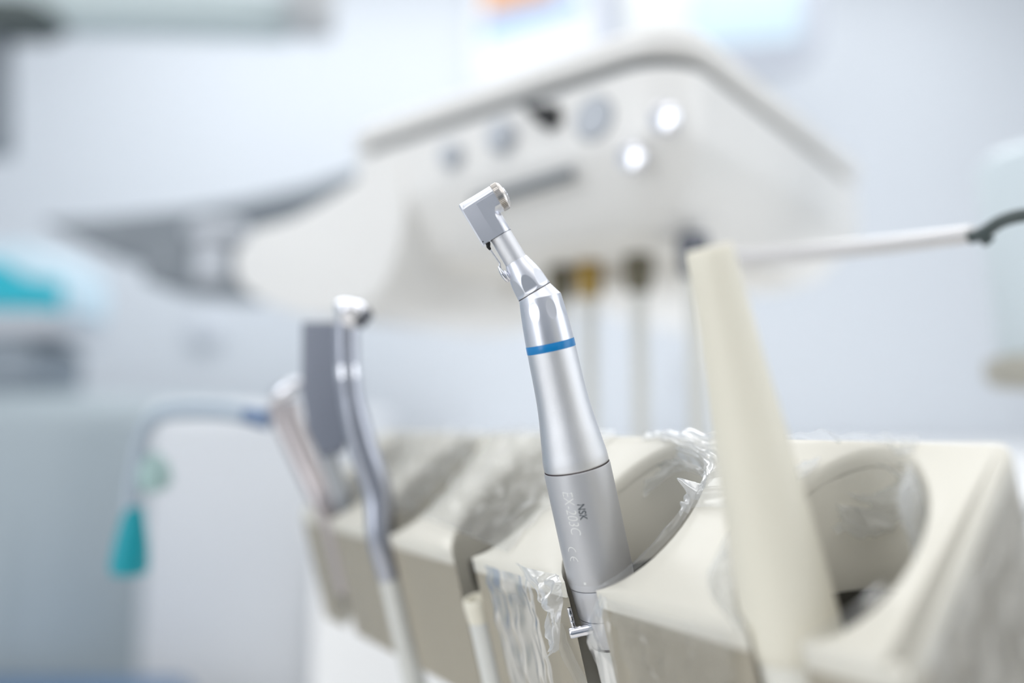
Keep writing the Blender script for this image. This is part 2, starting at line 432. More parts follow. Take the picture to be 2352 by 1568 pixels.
# -- knurled push cap
steel = mat('steel_cap', (.86, .84, .82), .24, 1)
cap = obj('push_cap', lathe(BC, [(28 * S, 34.6 * S), (32 * S, 34.9 * S), (32 * S, 50.5 * S), (31.6 * S, 51.6 * S), (29 * S, 54.6 * S), (23 * S, 57.2 * S), (15 * S, 58.4 * S), (14.6 * S, 58 * S)], 96), steel, hand, 30, label='domed steel cap with a knurled rim')
nt_, rs = 54, []
for r_, x_, kn in ((31.9, 35.0, 0), (33.4, 35.3, 1), (34.1, 36.2, 1), (34.1, 48.4, 1), (33.3, 50.0, .5), (31.9, 50.8, 0)):
    rs.append([BC((r_ - 2.0 * kn * (q >= 3)) * S * cos(2 * pi * (k + q / 6 + (.12 if q in (2, 3) else 0) * (1 if q == 2 else -1)) / nt_), (r_ - 2.0 * kn * (q >= 3)) * S * sin(2 * pi * (k + q / 6 + (.12 if q in (2, 3) else 0) * (1 if q == 2 else -1)) / nt_), x_ * S) for k in range(nt_) for q in range(6)])
obj('knurled_rim', rings(rs, True, False, False), steel, cap, 18)
obj('cap_button', lathe(BC, [(14.4 * S, 57 * S), (14.4 * S, 59.4 * S), (13.6 * S, 60.2 * S), (11 * S, 60.6 * S)], 48), M['chrome'], cap)
# -- bur opening on the far side, pin hole and spray line
obj('pin', lathe(Frame(GF(-42 * S, -26.4 * S, 156 * S), GF.x, GF.z, -GF.y), [(1.6 * S, -2 * S), (1.6 * S, .9 * S), (1.2 * S, 1.1 * S)], 16), M['black'], hand)
plug = [GF(x * S, -4 * S, z * S) for x, z in ((-34, 151), (-34.5, 147), (-37.5, 141), (-37, 137), (-36.8, 133.5))]
nozzle = obj('spray_plug', tube(plug, lambda t: (6.2 - 3.8 * t) * S, 14), M['black'], hand)
wire = [(-36.8, 135), (-35.8, 120), (-34.6, 104), (-34.2, 97), (-37, 91), (-38.2, 86)]
obj('spray_tube', tube(catmull([GF(x * S, -4 * S, z * S) for x, z in wire], 6), 2.1 * S, 12), M['chrome'], hand)
rs = []
for i in range(25):                                   # teardrop clip
    t = i / 24; zz = 92 - 42 * t; r = 8.6 * (sin(pi * min(1, t * .93 + .05)) ** .62) * (.62 + .38 * t) + .2
    cx = -39.5 - .5 * sin(pi * t) - 1.5 * (1 - t)
    rs.append([GF((cx + r * .82 * cos(2 * pi * j / 24)) * S, (-6 + r * 1.05 * sin(2 * pi * j / 24)) * S, zz * S) for j in range(24)])
clip = obj('spray_clip', rings(rs), M['chrome'], hand)
rs = []
for i in range(13):
    t = i / 12; zz = 77 - 26 * t; r = 6.5 * sin(pi * (t * .9 + .06)) ** .5
    rs.append([GF((-33.5 + r * .7 * cos(2 * pi * j / 20)) * S, (-8 + r * 1.2 * sin(2 * pi * j / 20)) * S, zz * S) for j in range(20)])
obj('clip_saddle', rings(rs), M['satin_fine'], clip)
# -- motor body
obj('sheath_gap', hl(HF, [(60, -2), (75.4, -2), (75.4, 3.2), (60, 3.2)], 96), M['dark'], hand, label='dark seam above the motor')
obj('motor_body', hl(HF, [(60, -1), (74.8, .6), (76.0, 1.2), (76.9, .2), (77.1, -2.6), (77.4, -4.2), (77.4, -250), (77.4, -262), (76.9, -264), (76.9, -266), (77.2, -267.5), (76.6, -279), (74.5, -281), (60, -281.5)], 128), M['motor'], hand, label='plain grey motor barrel with engraved lettering')
obj('motor_gap', hl(HF, [(60, -283), (73.4, -283), (73.4, -281), (60, -281)], 96), M['gun'], hand)
obj('rear_band', hl(HF, [(60, -357), (70.2, -357), (71, -355.5), (74.2, -300), (74.6, -285), (74.0, -283), (60, -282.6)], 96), M['motor'], hand)
obj('rear_gap', hl(HF, [(55, -359.4), (69.2, -359.4), (69.2, -357), (55, -357)], 96), M['gun'], hand)
obj('rear_nut', hl(HF, [(45, -432), (54, -432), (56, -428), (66, -392), (69.4, -364), (69.4, -360), (66, -359.2)], 96), M['motor'], hand)
obj('black_band', hl(HF, [(40, -437.5), (54.2, -437.5), (54.6, -437), (54.6, -432.5), (40, -432)], 96), M['black'], hand, label='narrow black rubber band')
def below(d, off=V((0, 0, 0))): return HF(0, 0, -d * S) + off
obj('hose', tube(catmull([HF(0, 0, -418 * S), HF(0, 0, -520 * S), HF(0, 0, -700 * S), HF(.004, 0, -1000 * S), HF(.03, .02, -1500 * S)], 8), 52 * S, 32), M['hose'], hand)
# chrome outlet tee on the left of the rear nut
tp = HF(-57 * S, -43 * S, -358 * S)
TF = frame_axis(tp, -(HF.x * .97 + HF.z * -.05) - HF.y * .15, HF.z)
tee = obj('water_outlet', lathe(TF, [(8 * S, -12 * S), (12.6 * S, -12 * S), (12.6 * S, 38 * S), (10.5 * S, 41.5 * S), (3 * S, 42.5 * S)], 40), M['chrome'], hand, label='chrome side outlet')
UF = frame_axis(TF(0, 0, 29 * S) + ADIR * (9 * S), ADIR * .99 - HF.x * .02, HF.x)
obj('outlet_tube', lathe(UF, [(3.2 * S, -4 * S), (6 * S, -4 * S), (4.6 * S, 2 * S), (4.6 * S, 14 * S), (5.3 * S, 15 * S), (4.7 * S, 16 * S), (4.7 * S, 29 * S), (5.4 * S, 30 * S), (4.8 * S, 31 * S), (4.8 * S, 48 * S), (3.2 * S, 48.5 * S), (3.2 * S, 40 * S)], 24), M['chrome'], tee)
for zz in (10, 24, 38):
    obj('tube_slot', box(Frame(UF(0, 0, 0), RIGHT, FWD, ADIR), -.4 * S, 2.2 * S, -5.6 * S, -3.6 * S, (zz - 3) * S, (zz + 5) * S, 0), M['black'], tee, 0)
# -- lettering, wrapped onto the barrel
def wrap_text(body, length, cap, s0, ang, m, name, weight=0, shear=0, glyph=None):
    if glyph is None:
        cu = bpy.data.curves.new('t', 'FONT'); cu.body = body; cu.size = 1; cu.offset = weight; cu.shear = shear; cu.resolution_u = 4
        to = bpy.data.objects.new('t', cu); COL.objects.link(to); bpy.context.view_layer.update()
        me = bpy.data.meshes.new_from_object(to.evaluated_get(bpy.context.evaluated_depsgraph_get()))
        vs = [v.co.copy() for v in me.vertices]; fs = [tuple(p.vertices) for p in me.polygons]
        bpy.data.objects.remove(to); bpy.data.curves.remove(cu); bpy.data.meshes.remove(me)
    else: vs, fs = glyph
    x0, x1 = min(v.x for v in vs), max(v.x for v in vs); y0, y1 = min(v.y for v in vs), max(v.y for v in vs)
    R = 77.75
    out = []
    for v in vs:
        s = s0 - (v.x - x0) / (x1 - x0) * length
        a = ang + ((v.y - y0) / (y1 - y0) - .5) * cap / R
        out.append(HF(R * sin(a) * S, -R * cos(a) * S, s * S * KS))
    return obj(name, (out, fs), m, hand, 0)
def stroke_arc(cx, r, a0, a1, wd, n=20):
    vs, fs = [], []
    for i in range(n + 1):
        a = radians(a0 + (a1 - a0) * i / n)
        vs += [V((cx + (r - wd / 2) * cos(a), (r - wd / 2) * sin(a), 0)), V((cx + (r + wd / 2) * cos(a), (r + wd / 2) * sin(a), 0))]
        if i: k = 2 * i; fs.append((k - 2, k - 1, k + 1, k))
    return vs, fs
wrap_text('EX-203C', 98, 24, -34, radians(-27.5), M['letter'], 'model_lettering', -.012, .18)
wrap_text('NSK', 36, 17, -64, radians(-9), M['letter_dark'], 'maker_lettering', .02, .12)
ce = join(stroke_arc(0, 1, 100, 260, .17), stroke_arc(1.75, 1, 100, 260, .17), ([V((.85, -.08, 0)), V((1.45, -.08, 0)), V((1.45, .09, 0)), V((.85, .09, 0))], [(0, 1, 2, 3)]))
wrap_text('', 33, 24, -158, radians(-43), M['letter'], 'approval_mark', glyph=ce)
sq = ([V((0, 0, 0)), V((1, 0, 0)), V((1, 1, 0)), V((0, 1, 0))], [(0, 1, 2, 3)])
wrap_text('', 5.5, 6, -238, radians(-31), M['letter'], 'square_mark', glyph=sq)

# ------------------------------------------------------------------ cream suction handpiece (front, out of focus)
def axis_frame(p_top, p_bot):
    z = (p_top - p_bot).normalized(); return frame_axis(p_bot, z, RIGHT), (p_top - p_bot).length
DB = .1850
SB = P(1828, 1486, DB); ST_ = SB + ADIR * .107
suction = thing('suction_handpiece', 'cream tapered suction handpiece with a flat slanted top', 'suction tube', SB)
SF = frame_axis(SB, ADIR - RIGHT * .012, RIGHT)
tab_s = [(r_ * .968, z_ * .985) for r_, z_ in [(.0107, 0), (.0113, .0012), (.0114, .004), (.0113, .010), (.0094, .0375), (.00872, .0515), (.0086, .0524), (.0085, .0532), (.0083, .056), (.00655, .077), (.00592, .090), (.00575, .0952), (.0055, .0960), (.0050, .0964), (.003, .0965)]]
obj('suction_body', lathe(SF, tab_s, 72), M['cream'], suction)
obj('collar', lathe(SF, [(.0102, .0), (.0104, -.0008), (.0100, -.010), (.0096, -.021), (.0085, -.022)], 64, True, True), M['creamlow'], suction)
obj('suction_hose', tube(catmull([SF(0, 0, -.02), SF(0, 0, -.06), SF(.002, 0, -.12), SF(.04, .04, -.26)], 8), .0078, 28), M['hose'], suction)

# ------------------------------------------------------------------ instruments at the far end of the rack
# high-speed handpiece with a round chrome head
tur = thing('turbine_handpiece', 'slim chrome handpiece with round head, standing upright at the rack far end', 'handpiece', P(898, 1260, .33))
D = .335
TB = P(897, 1325, .3405)
path = catmull([TB, TB + ADIR * .018, P(868, 1130, .342), P(835, 1030, .342), P(812, 940, .341), P(800, 860, .340), P(796, 790, .339), P(796, 742, .338)], 8)
obj('turbine_body', tube(path, lambda t: .0053 + .0012 * sin(pi * min(1, t * 1.6)) - .0002 * t, 32), mat('grey_steel', (.72, .73, .77), .3, 1), tur)
obj('turbine_ring', tube([P(801, 868, .3378), P(799, 838, .338)], .0056, 32), M['chrome'], tur)
hf = frame_axis(P(803, 738, .338), (P(812, 690, .336) - P(803, 738, .338)), RIGHT)
obj('turbine_head', lathe(hf, [(.003, -.002), (.0052, -.001), (.0058, .0015), (.0068, .004), (.0074, .0056), (.0070, .0076), (.0048, .009), (.002, .0094)], 40), M['chrome'], tur)
obj('head_collar', tube([P(822, 735, .336), P(846, 716, .334)], lambda t: .0042 - .0012 * t, 24), M['gun'], tur)
obj('turbine_hose', tube(catmull([TB + ADIR * .001, TB - ADIR * .02, TB - ADIR * .06, TB - ADIR * .10, TB - ADIR * .15 - NDIR * .05], 6), .0050, 24), M['hose'], tur)
# empty hose end in the next slot
eh = thing('empty_hose', 'pale hose with an open end, tucked into the middle rack slot', 'hose', P(1100, 1420, .268))
EP = P(1097, 1385, .2855)
ep = catmull([EP, EP - ADIR * .02, EP - ADIR * .06, EP - ADIR * .10, EP - ADIR * .15 - NDIR * .05], 8)
vs, fs = tube(ep, .0046, 32)
t = (ep[0] - ep[3]).normalized()
EF = frame_axis(ep[0], t, RIGHT)
obj('hose', (vs, fs), M['hose'], eh)
obj('open_end', lathe(EF, [(.0047, -.006), (.0051, -.001), (.0051, .001), (.0047, .0022), (.0034, .0020), (.0030, 0), (.0030, -.010), (.0005, -.0105)], 40, False, True), M['cream'], eh, label='open cream collar')
# flat grey paddle behind the slim handpiece
pad = thing('shield_paddle', 'flat dark grey rectangular paddle behind the slim chrome handpiece', 'shield', P(742, 1060, .36))
outl = [(692, 738), (772, 738), (786, 880), (806, 980), (786, 1040), (735, 1050), (704, 990), (690, 900)]
obj('paddle_blade', px_prism(outl, .362, .005, .0012), mat('grey_translucent_blade', (.50, .52, .57), .3), pad)
obj('paddle_stem', tube(catmull([P(752, 1035, .3645), P(770, 1095, .385), P(800, 1190, .402), P(800, 1190, .402) - ADIR * .02], 6), lambda t: .0045, 24), M['greylt'], pad)
# saliva ejector: valve handle with a bent tube ending in a teal tip
ej = thing('saliva_ejector', 'metal suction valve handle with a thin bent tube and teal tip', 'suction tube', P(745, 1200, .40))
EQ = P(767, 1225, .398)
hp_ = catmull([EQ - ADIR * .03, EQ, EQ + ADIR * .008, P(740, 1150, .398), P(705, 1070, .405), P(668, 985, .41), P(650, 930, .412)], 8)
obj('valve_handle', tube(hp_, lambda t: .0047 + .0032 * t ** 1.3, 32), mat('pinkish_metal', (.74, .71, .71), .36, .7), ej)
lv = obj('valve_lever', tube(catmull([P(622, 922, .409), P(640, 905, .406), P(668, 890, .404), P(694, 880, .404)], 6), lambda t: .0028 + .0014 * sin(pi * t), 20), M['chrome'], ej)
obj('tube_collar', tube([P(618, 962, .412), P(596, 961, .412), P(560, 952, .412)], lambda t: .0055 - .0018 * t, 24), mat('steel_blue_collar', (.42, .50, .62), .3, .5), ej)
obj('ejector_tube', tube(catmull([P(575, 955, .414), P(520, 946, .42), P(440, 944, .43), P(372, 952, .44), P(334, 990, .445), P(318, 1060, .447), P(306, 1130, .448), P(300, 1175, .448)], 8), .0045, 20), M['tubelt'], ej)
tf = frame_axis(P(296, 1316, .448), P(309, 1165, .448) - P(296, 1316, .448), RIGHT)
obj('teal_tip', lathe(tf, [(.006, 0), (.0098, .001), (.0104, .005), (.0092, .016), (.0068, .028), (.0050, .036), (.0044, .038)], 36), M['teal'], ej, label='teal bell-shaped plastic tip')
obj('tube_bulb', lathe(frame_axis(P(362, 1128, .45), P(344, 1040, .45) - P(362, 1128, .45), RIGHT), [(.004, 0), (.0085, .003), (.0095, .010), (.007, .018), (.003, .022)], 32), M['pale_green'], ej, label='pale green translucent bulb')

# ------------------------------------------------------------------ clear plastic film over the rack
def sheet(name, label, A, B, bulge=0.0, wr=.0008, nu=60, nv=40, ang=0, nc=14, seed=0, spread=18, ln=.02, m='film', group='clear film over the rack'):
    """a thin creased film spanning the curves A and B (lists of world points); creases run mostly at the angle ang (0 = along A)"""
    A = catmull(A, 10); B = catmull(B, 10); rnd = random.Random(seed * 77 + 5)
    def at(c, t):
        x = t * (len(c) - 1); i = min(int(x), len(c) - 2); return c[i].lerp(c[i + 1], x - i)
    LU = sum((A[i + 1] - A[i]).length + (B[i + 1] - B[i]).length for i in range(len(A) - 1)) / 2
    LV = sum((at(A, k / 8) - at(B, k / 8)).length for k in range(9)) / 9
    cr = []
    for k in range(nc):
        a = radians(ang + rnd.gauss(0, spread))
        cr.append((rnd.uniform(0, LU), rnd.uniform(0, LV), cos(a), sin(a), rnd.uniform(.0004, .0011), rnd.uniform(.35, 1) * rnd.choice((1, 1, 1, -.6)), ln * rnd.uniform(.5, 1.3)))
    vs = []
    for i in range(nu + 1):
        u = i / nu; a, b = at(A, u), at(B, u)
        ja = noise.noise(V((u * 9 + seed, 3.1, seed))) * .07; jb = noise.noise(V((u * 9 + seed, 9.7, seed))) * .07
        a, b = a.lerp(b, ja), b.lerp(a, jb)
        du = at(A, min(1, u + .02)) - at(A, max(0, u - .02)); nn = du.cross(b - a)
        nn = nn.normalized() if nn.length > 1e-12 else ADIR
        if nn.dot(CAM - a) < 0: nn = -nn
        for j in range(nv + 1):
            v = j / nv; x, y = u * LU, v * LV; k = 0
            for cx, cy, ca, sa, wd, hh, l2 in cr:
                t = (x - cx) * ca + (y - cy) * sa; d = -(x - cx) * sa + (y - cy) * ca
                if abs(t) < l2: k += hh * exp(-(d / wd) ** 2) * (1 - (t / l2) ** 2) ** 1.2
            k += .5 * noise.noise(V((x * 140, y * 140, seed * 1.7)))
            edge = min(1, 7 * v + .15, 7 * (1 - v) + .15)
            vs.append(a.lerp(b, v) + nn * (bulge * sin(pi * v) + wr * k * edge))
    fs = [(i * (nv + 1) + j, (i + 1) * (nv + 1) + j, (i + 1) * (nv + 1) + j + 1, i * (nv + 1) + j + 1) for i in range(nu) for j in range(nv)]
    o = obj(name, (vs, fs), M[m], None, 60)
    return tag(o, label, 'plastic film', group)
def rim(c, deg, off=.0006, sc=1.0, dw=0):             # a point on the rim of notch c, angle from the back
    t = radians(deg); x, m = c + EA * sc * sin(t), EC + EB * sc * cos(t)
    return HT(x, m, off) + ADIR * dw
c1, c2, c3 = NOTCH[0], NOTCH[1], NOTCH[2]
# streaked film bridging the tops beyond the handpiece
sheet('plastic_film', 'clear film streaked with long folds over the rack behind the silver handpiece', [HT(.226, .004, .0012), HT(.222, .03, .0016), HT(.222, .0575, .0014)], [HT(.298, .010, .0012), HT(.300, .03, .0016), HT(.300, .0575, .0014)], .0012, .0015, 60, 90, 0, 12, 1, 12, .035, 'milky')
sheet('plastic_film', 'clear film with pale streaks over the far end notches', [HT(.306, .010, .0012), HT(.306, .03, .0016), HT(.306, .0575, .0014)], [HT(.400, .012, .0012), HT(.402, .03, .0016), HT(.402, .0575, .0014)], .0012, .0012, 60, 90, 0, 12, 2, 12, .035, 'film')
# film around the notch of the silver handpiece
sheet('plastic_film', 'crumpled clear film between silver handpiece and cream suction handpiece', [HT(.206, .0572, .0012), HT(.19, .0574, .0016), HT(.160, .0572, .0012)], [rim(c2, 48, .001, .96, -.012), rim(c2, 8, .001, .93, -.008), rim(c2, -36, .001, .95, -.008), rim(c2, -72, .001, 1.03, .001)], .0008, .0016, 120, 60, 20, 26, 3, 16, .016, 'milky')
sheet('plastic_film', 'fine film creases on the finger top beside the cream suction handpiece', [rim(c2, -38, .001, 1.03), rim(c2, -60, .001, 1.04), rim(c2, -84, .001, 1.05)], [HT(.148, .0565, .001), HT(.146, .046, .0012), HT(.148, .030, .001)], .0004, .0011, 80, 70, 80, 14, 16, 12, .014, 'film')
sheet('plastic_film', 'smooth folded film edge along the notch beside the silver handpiece', [rim(c2, -158, .0006, 1.0), rim(c2, -130, .0012, .96), rim(c2, -100, .002, .93), rim(c2, -70, .002, .95)], [rim(c2, -160, .0004, 1.02), rim(c2, -132, .0006, 1.05), rim(c2, -100, .0008, 1.06), rim(c2, -68, .0008, 1.06)], .0010, .0008, 90, 24, 0, 7, 4, 5, .03, 'film')
sheet('plastic_film', 'wispy crumpled film knot at the notch edge right of the silver handpiece', [rim(c2, -58, .0015, .93, -.003), rim(c2, -72, .002, .88, -.003), rim(c2, -88, .002, .90, -.002)], [rim(c2, -50, .0015, .99), rim(c2, -70, .0015, 1.04), rim(c2, -88, .001, 1.06)], .0016, .0018, 70, 50, 50, 16, 5, 40, .010, 'milky')
# patch along the suction notch
sheet('plastic_film', 'milky film lip lying left of the cream suction handpiece', [rim(c1, 42, .001, 1.02), rim(c1, 80, .001, 1.0), rim(c1, 120, .001, 1.0), rim(c1, 158, .001, 1.0)], [rim(c1, 40, .001, 1.08), rim(c1, 76, .0014, 1.36), rim(c1, 116, .0012, 1.36), rim(c1, 160, .0006, 1.06)], .0010, .0014, 80, 40, 20, 14, 6, 20, .016, 'milky')
sheet('plastic_film', 'wrinkled film over the back wall right of the cream suction handpiece', [HT(.150, .0573, .0014), HT(.125, .0573, .0016), HT(.108, .0568, .0012)], [rim(c1, 40, .001, .95, -.018), rim(c1, 5, .001, .95, -.022), rim(c1, -30, .001, .95, -.010)], .0006, .0017, 110, 70, 28, 26, 7, 12, .016, 'milky')
sheet('plastic_film', 'two long narrow film folds hanging in the nearest notch', [rim(c1, -30, .001, .95), rim(c1, -43, .003, .90), rim(c1, -58, .001, .95)], [rim(c1, -34, .001, .94, -.026), rim(c1, -42, .002, .88, -.028), rim(c1, -50, .001, .94, -.026)], .001, .0022, 70, 40, 90, 6, 8, 4, .04, 'milky')
sheet('plastic_film', 'smooth film fold along the lower edge of the nearest notch', [rim(c1, -156, .0008, 1.0), rim(c1, -135, .0012, .95), rim(c1, -112, .001, .95)], [rim(c1, -158, .0005, 1.03), rim(c1, -135, .0006, 1.05), rim(c1, -112, .0006, 1.04)], .001, .0008, 60, 20, 0, 5, 9, 5, .03, 'film')
# strips hanging down in front
def FP(px, py, out):                                  # point in front of the rack's front plane, seen at a pixel
    d = P(px, py, 1) - CAM; t = (TIP - MDIR * out - CAM).dot(MDIR) / d.dot(MDIR); return CAM + d * t
sheet('plastic_film', 'crumpled strip of film hanging left of the chrome outlet', [FP(1185, 1292, .0012), FP(1222, 1345, .003), FP(1254, 1400, .004), FP(1268, 1450, .003), FP(1280, 1490, .002)], [FP(1286, 1322, .0012), FP(1290, 1350, .003), FP(1292, 1385, .004), FP(1288, 1430, .003), FP(1284, 1492, .002)], .0015, .0022, 100, 50, 20, 18, 10, 45, .010, 'milky')
sheet('plastic_film', 'thin tail of film lying over the front face below the crumpled strip', [FP(1262, 1440, .0012), FP(1284, 1490, .001), FP(1320, 1568, .001), FP(1350, 1630, .001)], [FP(1292, 1430, .0012), FP(1312, 1490, .001), FP(1350, 1568, .001), FP(1376, 1630, .001)], .0004, .0006, 60, 20, 0, 5, 15, 8, .02, 'film')
sheet('plastic_film', 'thin film drape hanging from the pointed rack corner over the handpiece nut', [FP(1378, 1362, .0010), FP(1356, 1420, .003), FP(1350, 1475, .004), FP(1372, 1530, .004), FP(1392, 1600, .003)], [FP(1392, 1372, .0012), FP(1398, 1420, .0022), FP(1408, 1480, .0024), FP(1416, 1540, .002), FP(1426, 1600, .002)], .0006, .0009, 90, 30, 10, 7, 11, 15, .02, 'film')
sheet('plastic_film', 'film pulled taut over the front face between both large handpieces', [H(.170, -.0016, .000), H(.168, -.0022, -.02), H(.168, -.0018, -.057)], [H(.128, -.0016, .000), H(.130, -.0024, -.02), H(.131, -.0018, -.057)], .0004, .0008, 50, 80, 0, 9, 12, 8, .04, 'film')
sheet('plastic_film', 'film with fine upright folds on the front left of the silver handpiece', [H(.233, -.0016, .000), H(.232, -.0022, -.02), H(.232, -.0018, -.057)], [H(.206, -.0016, .000), H(.205, -.0024, -.02), H(.204, -.0018, -.057)], .0004, .0009, 50, 80, 0, 10, 13, 8, .04, 'film')
# end wrap, full of small shiny dents
sheet('plastic_film', 'shiny dented film wrapped around the near end of the rack', [H(R0 - .0016, .002, -.056), H(R0 - .0016, .002, -.03), H(R0 - .0016, .003, .001)], [H(R0 - .0016, .056, -.056), H(R0 - .0016, .056, -.02), H(R0 - .0016, .0565, .028)], .0006, .0018, 90, 90, 30, 30, 14, 50, .012, 'film')

# ------------------------------------------------------------------ treatment console behind
E1 = V((-.7745, .6327, 0)); E2 = V((.6327, .7745, 0))
CC = P(1545, 112, .45); CC = V((CC.x, CC.y, CC.z))
def C(a, b, h): return CC + E1 * a + E2 * b + UP * h
console = thing('treatment_console', 'white treatment console with grey trim, dials and hanging hoses', 'dental console', C(.2, .17, -.1))
LA, LB, LT = .43, .345, .285
def slab(x0, x1, y0, y1, h0, h1, r, bev): return bevelled(prism([C(a, b, h0) for a, b in rrect(x0, x1, y0, y1, r, 8)], UP * (h1 - h0)), bev, 3)
obj('tray_top', slab(-.012, LT, -.012, LB, -.001, .014, .035, .004), M['white'], console)
obj('trim_gap', slab(-.003, LT - .007, -.003, LB - .007, -.0075, -.0005, .033, .0008), M['trim'], console, label='grey shadow-gap trim under the tray')
def loft(levels):
    return rings([[C(a, b, h) for a, b in rrect(*r, 8)] for r, h in levels])
obj('console_body', loft([((-.004, LT - .006, -.004, LB - .006, .033), -.0065), ((-.009, LT - .002, -.009, LB - .002, .033), -.010), ((-.009, LT - .002, -.009, LB - .002, .030), -.0435)]), M['white'], console, 50)
obj('lower_body', loft([((-.009, LA - .004, -.009, LB - .004, .030), -.0435), ((-.009, LA - .002, -.009, LB - .002, .030), -.0475), ((-.007, LA - .006, -.007, LB - .006, .030), -.054), ((.012, LA - .02, .012, LB - .02, .028), -.078), ((.020, LA - .028, .020, LB - .028, .025), -.087), ((.030, LA - .036, .030, LB - .036, .022), -.090)]), M['white'], console, 50)
obj('underside_panel', slab(.036, LA - .045, .036, LB - .045, -.094, -.0895, .02, .001), M['under'], console)
obj('underside_rail', slab(.08, LA - .08, .12, .17, -.106, -.093, .01, .003), M['under'], console)
def on_face(px, py, out=0):                           # point of the console's front-left face seen at a pixel
    o = CAM; d = P(px, py, 1) - CAM
    p0 = C(0, -.009 - out, 0); t = (p0 - o).dot(E2) / d.dot(E2); return o + d * t
FACE = lambda px, py: Frame(on_face(px, py), -E1, UP, -E2)
k = obj('dial', lathe(FACE(1365, 272), [(.0125, -.002), (.0125, .0015), (.011, .0025), (.0085, .0022)], 40), M['greylt'], console, label='large grey round dial')
obj('dial_ring', lathe(FACE(1365, 272), [(.0135, -.002), (.0135, .0008), (.0125, .001)], 40), M['trim'], k)
for px, py, r in ((1160, 318, .0105), (1045, 362, .0085)):
    obj('knob', lathe(FACE(px, py), [(r, -.002), (r, .006), (r * .85, .009), (r * .5, .0095)], 36), M['greylt'], console)
pf = FACE(1252, 266)
obj('black_switch', bevelled(prism([pf(x, y, -.001) for x, y in ((-.016, .010), (.012, .0035), (.013, -.009), (.004, -.011), (-.006, -.002))], -E2 * .006), .0015, 2), M['black'], console, label='black angular rocker switch')
for px, py, r in ((1528, 272, .0085), (1452, 362, .008)):  # added chrome discs in place of the highlights near the console corner
    obj('button', lathe(FACE(px, py), [(r, -.002), (r, .002), (r * .9, .004), (r * .5, .005)], 36), M['chrome'], console, label='chrome disc standing in for a bright highlight')
a0, a1 = on_face(1318, 398), on_face(1085, 470)
ax = (a1 - a0).normalized(); sf = Frame(a0, ax, UP - ax * UP.dot(ax), -E2)
obj('pull_slot', box(sf, 0, (a1 - a0).length, -.004, .004, -.002, .003, .002), M['trim'], console, label='long grey finger slot')
# rounded shell at the far left of the console
def onplane(px, py, b):
    d = P(px, py, 1) - CAM; p0 = C(0, b, 0); t = (p0 - CAM).dot(E2) / d.dot(E2); return CAM + d * t
shell = smooth_poly([(905, 352), (842, 396), (740, 462), (640, 515), (556, 556), (536, 600), (556, 660), (640, 706), (740, 724), (850, 690), (900, 610), (930, 470)], 4)
obj('side_shell', prism([onplane(x, y, -.0115) for x, y in shell], E2 * .20, .0025, 3), M['white'], console, 40, label='large rounded white shell')
obj('mounting_arm', tube(catmull([C(.25, .2, -.05), C(.32, .5, -.05), C(.36, .9, -.05), V((C(.38, 1.2, 0).x, 2.39, C(0, 0, -.05).z))], 6), .03, 24), M['white'], console)
# hoses with couplings hanging under the console
for i, (px, y0, d, dia, m_, lb) in enumerate(((1288, 588, .60, .0105, 'bronze', 'pale hose on a dark bronze coupling, leftmost under the console'), (1352, 578, .585, .0105, 'brass', 'pale hose on a yellow brass coupling under the console'), (1466, 556, .56, .0105, 'bronze', 'pale hose on a dark coupling midway under the console'), (1592, 560, .50, .0105, 'gun', 'grey hose under the console just left of the cream suction handpiece'))):
    p = P(px, y0, d); top = V((p.x, p.y, C(0, 0, -.092).z))
    h = thing('hanging_hose', lb, 'hose', top, 'hoses hanging under the console')
    zf = Frame(top, (1, 0, 0), (0, 1, 0), UP)
    obj('coupling', lathe(zf, [(.0095, -.0014), (.0102, -.003), (.0102, -.012), (.0092, -.016), (.0085, -.026), (.006, -.028)], 32), M[m_], h)
    obj('hose', tube(catmull([top - UP * .024, top - UP * .12, top - UP * .3, top - UP * .6], 6), dia / 2, 20), M['hose'], h)

# ------------------------------------------------------------------ jointed arm left of the console
arm = thing('jointed_arm', 'grey jointed arm reaching left from the console', 'support arm', PY(440, 600, .95))
obj('upper_link', px_prism([(82, 505), (220, 498), (420, 478), (560, 455), (700, 425), (860, 372), (905, 372), (880, 420), (700, 500), (560, 560), (300, 596), (200, 566)], .98, .09, .006), M['grey'], arm)
obj('joint_block', px_prism([(318, 560), (350, 545), (420, 520), (500, 505), (545, 520), (548, 640), (530, 662), (400, 655), (325, 645)], .90, .12, .008), M['grey'], arm)
obj('joint_pin', lathe(Frame(PY(485, 610, .895), RIGHT, FWD, UP), [(.018, -.02), (.019, -.018), (.019, .022), (.015, .028)], 32), M['greylt'], arm)
obj('joint_cap', lathe(Frame(PY(500, 532, .91), RIGHT, FWD, UP), [(.03, -.01), (.034, -.008), (.034, .005), (.028, .012), (.01, .015)], 36), M['greylt'], arm)

# ------------------------------------------------------------------ things against the back wall
def wallbox(a, b, y, th, bev=.01): return px_prism([a, (b[0], a[1]), b, (a[0], b[1])], y, th, bev)
poster = thing('wall_poster', 'white framed poster with orange and blue print on the back wall', 'poster', PY(1240, 60, 2.395))
obj('poster_sheet', px_prism([(1085, -200), (1400, -200), (1400, 200), (1085, 200)], 2.37, .03, .004), M['paper'], poster)
obj('poster_frame', px_prism([(1382, -200), (1424, -200), (1424, 205), (1382, 205)], 2.355, .04, .006), M['bezel'], poster)
obj('orange_print', px_prism([(1120, -180), (1330, -180), (1270, -4), (1110, 34)], 2.366, .004, 0), M['orange'], poster)
obj('blue_print', px_prism([(1108, 40), (1250, 2), (1330, -20), (1340, 16), (1240, 52), (1106, 96)], 2.366, .004, 0), M['bluep'], poster)
monitor = thing('wall_monitor', 'monitor with pale blue screen and rounded silver frame near the back wall', 'monitor', PY(1650, 60, 1.95))
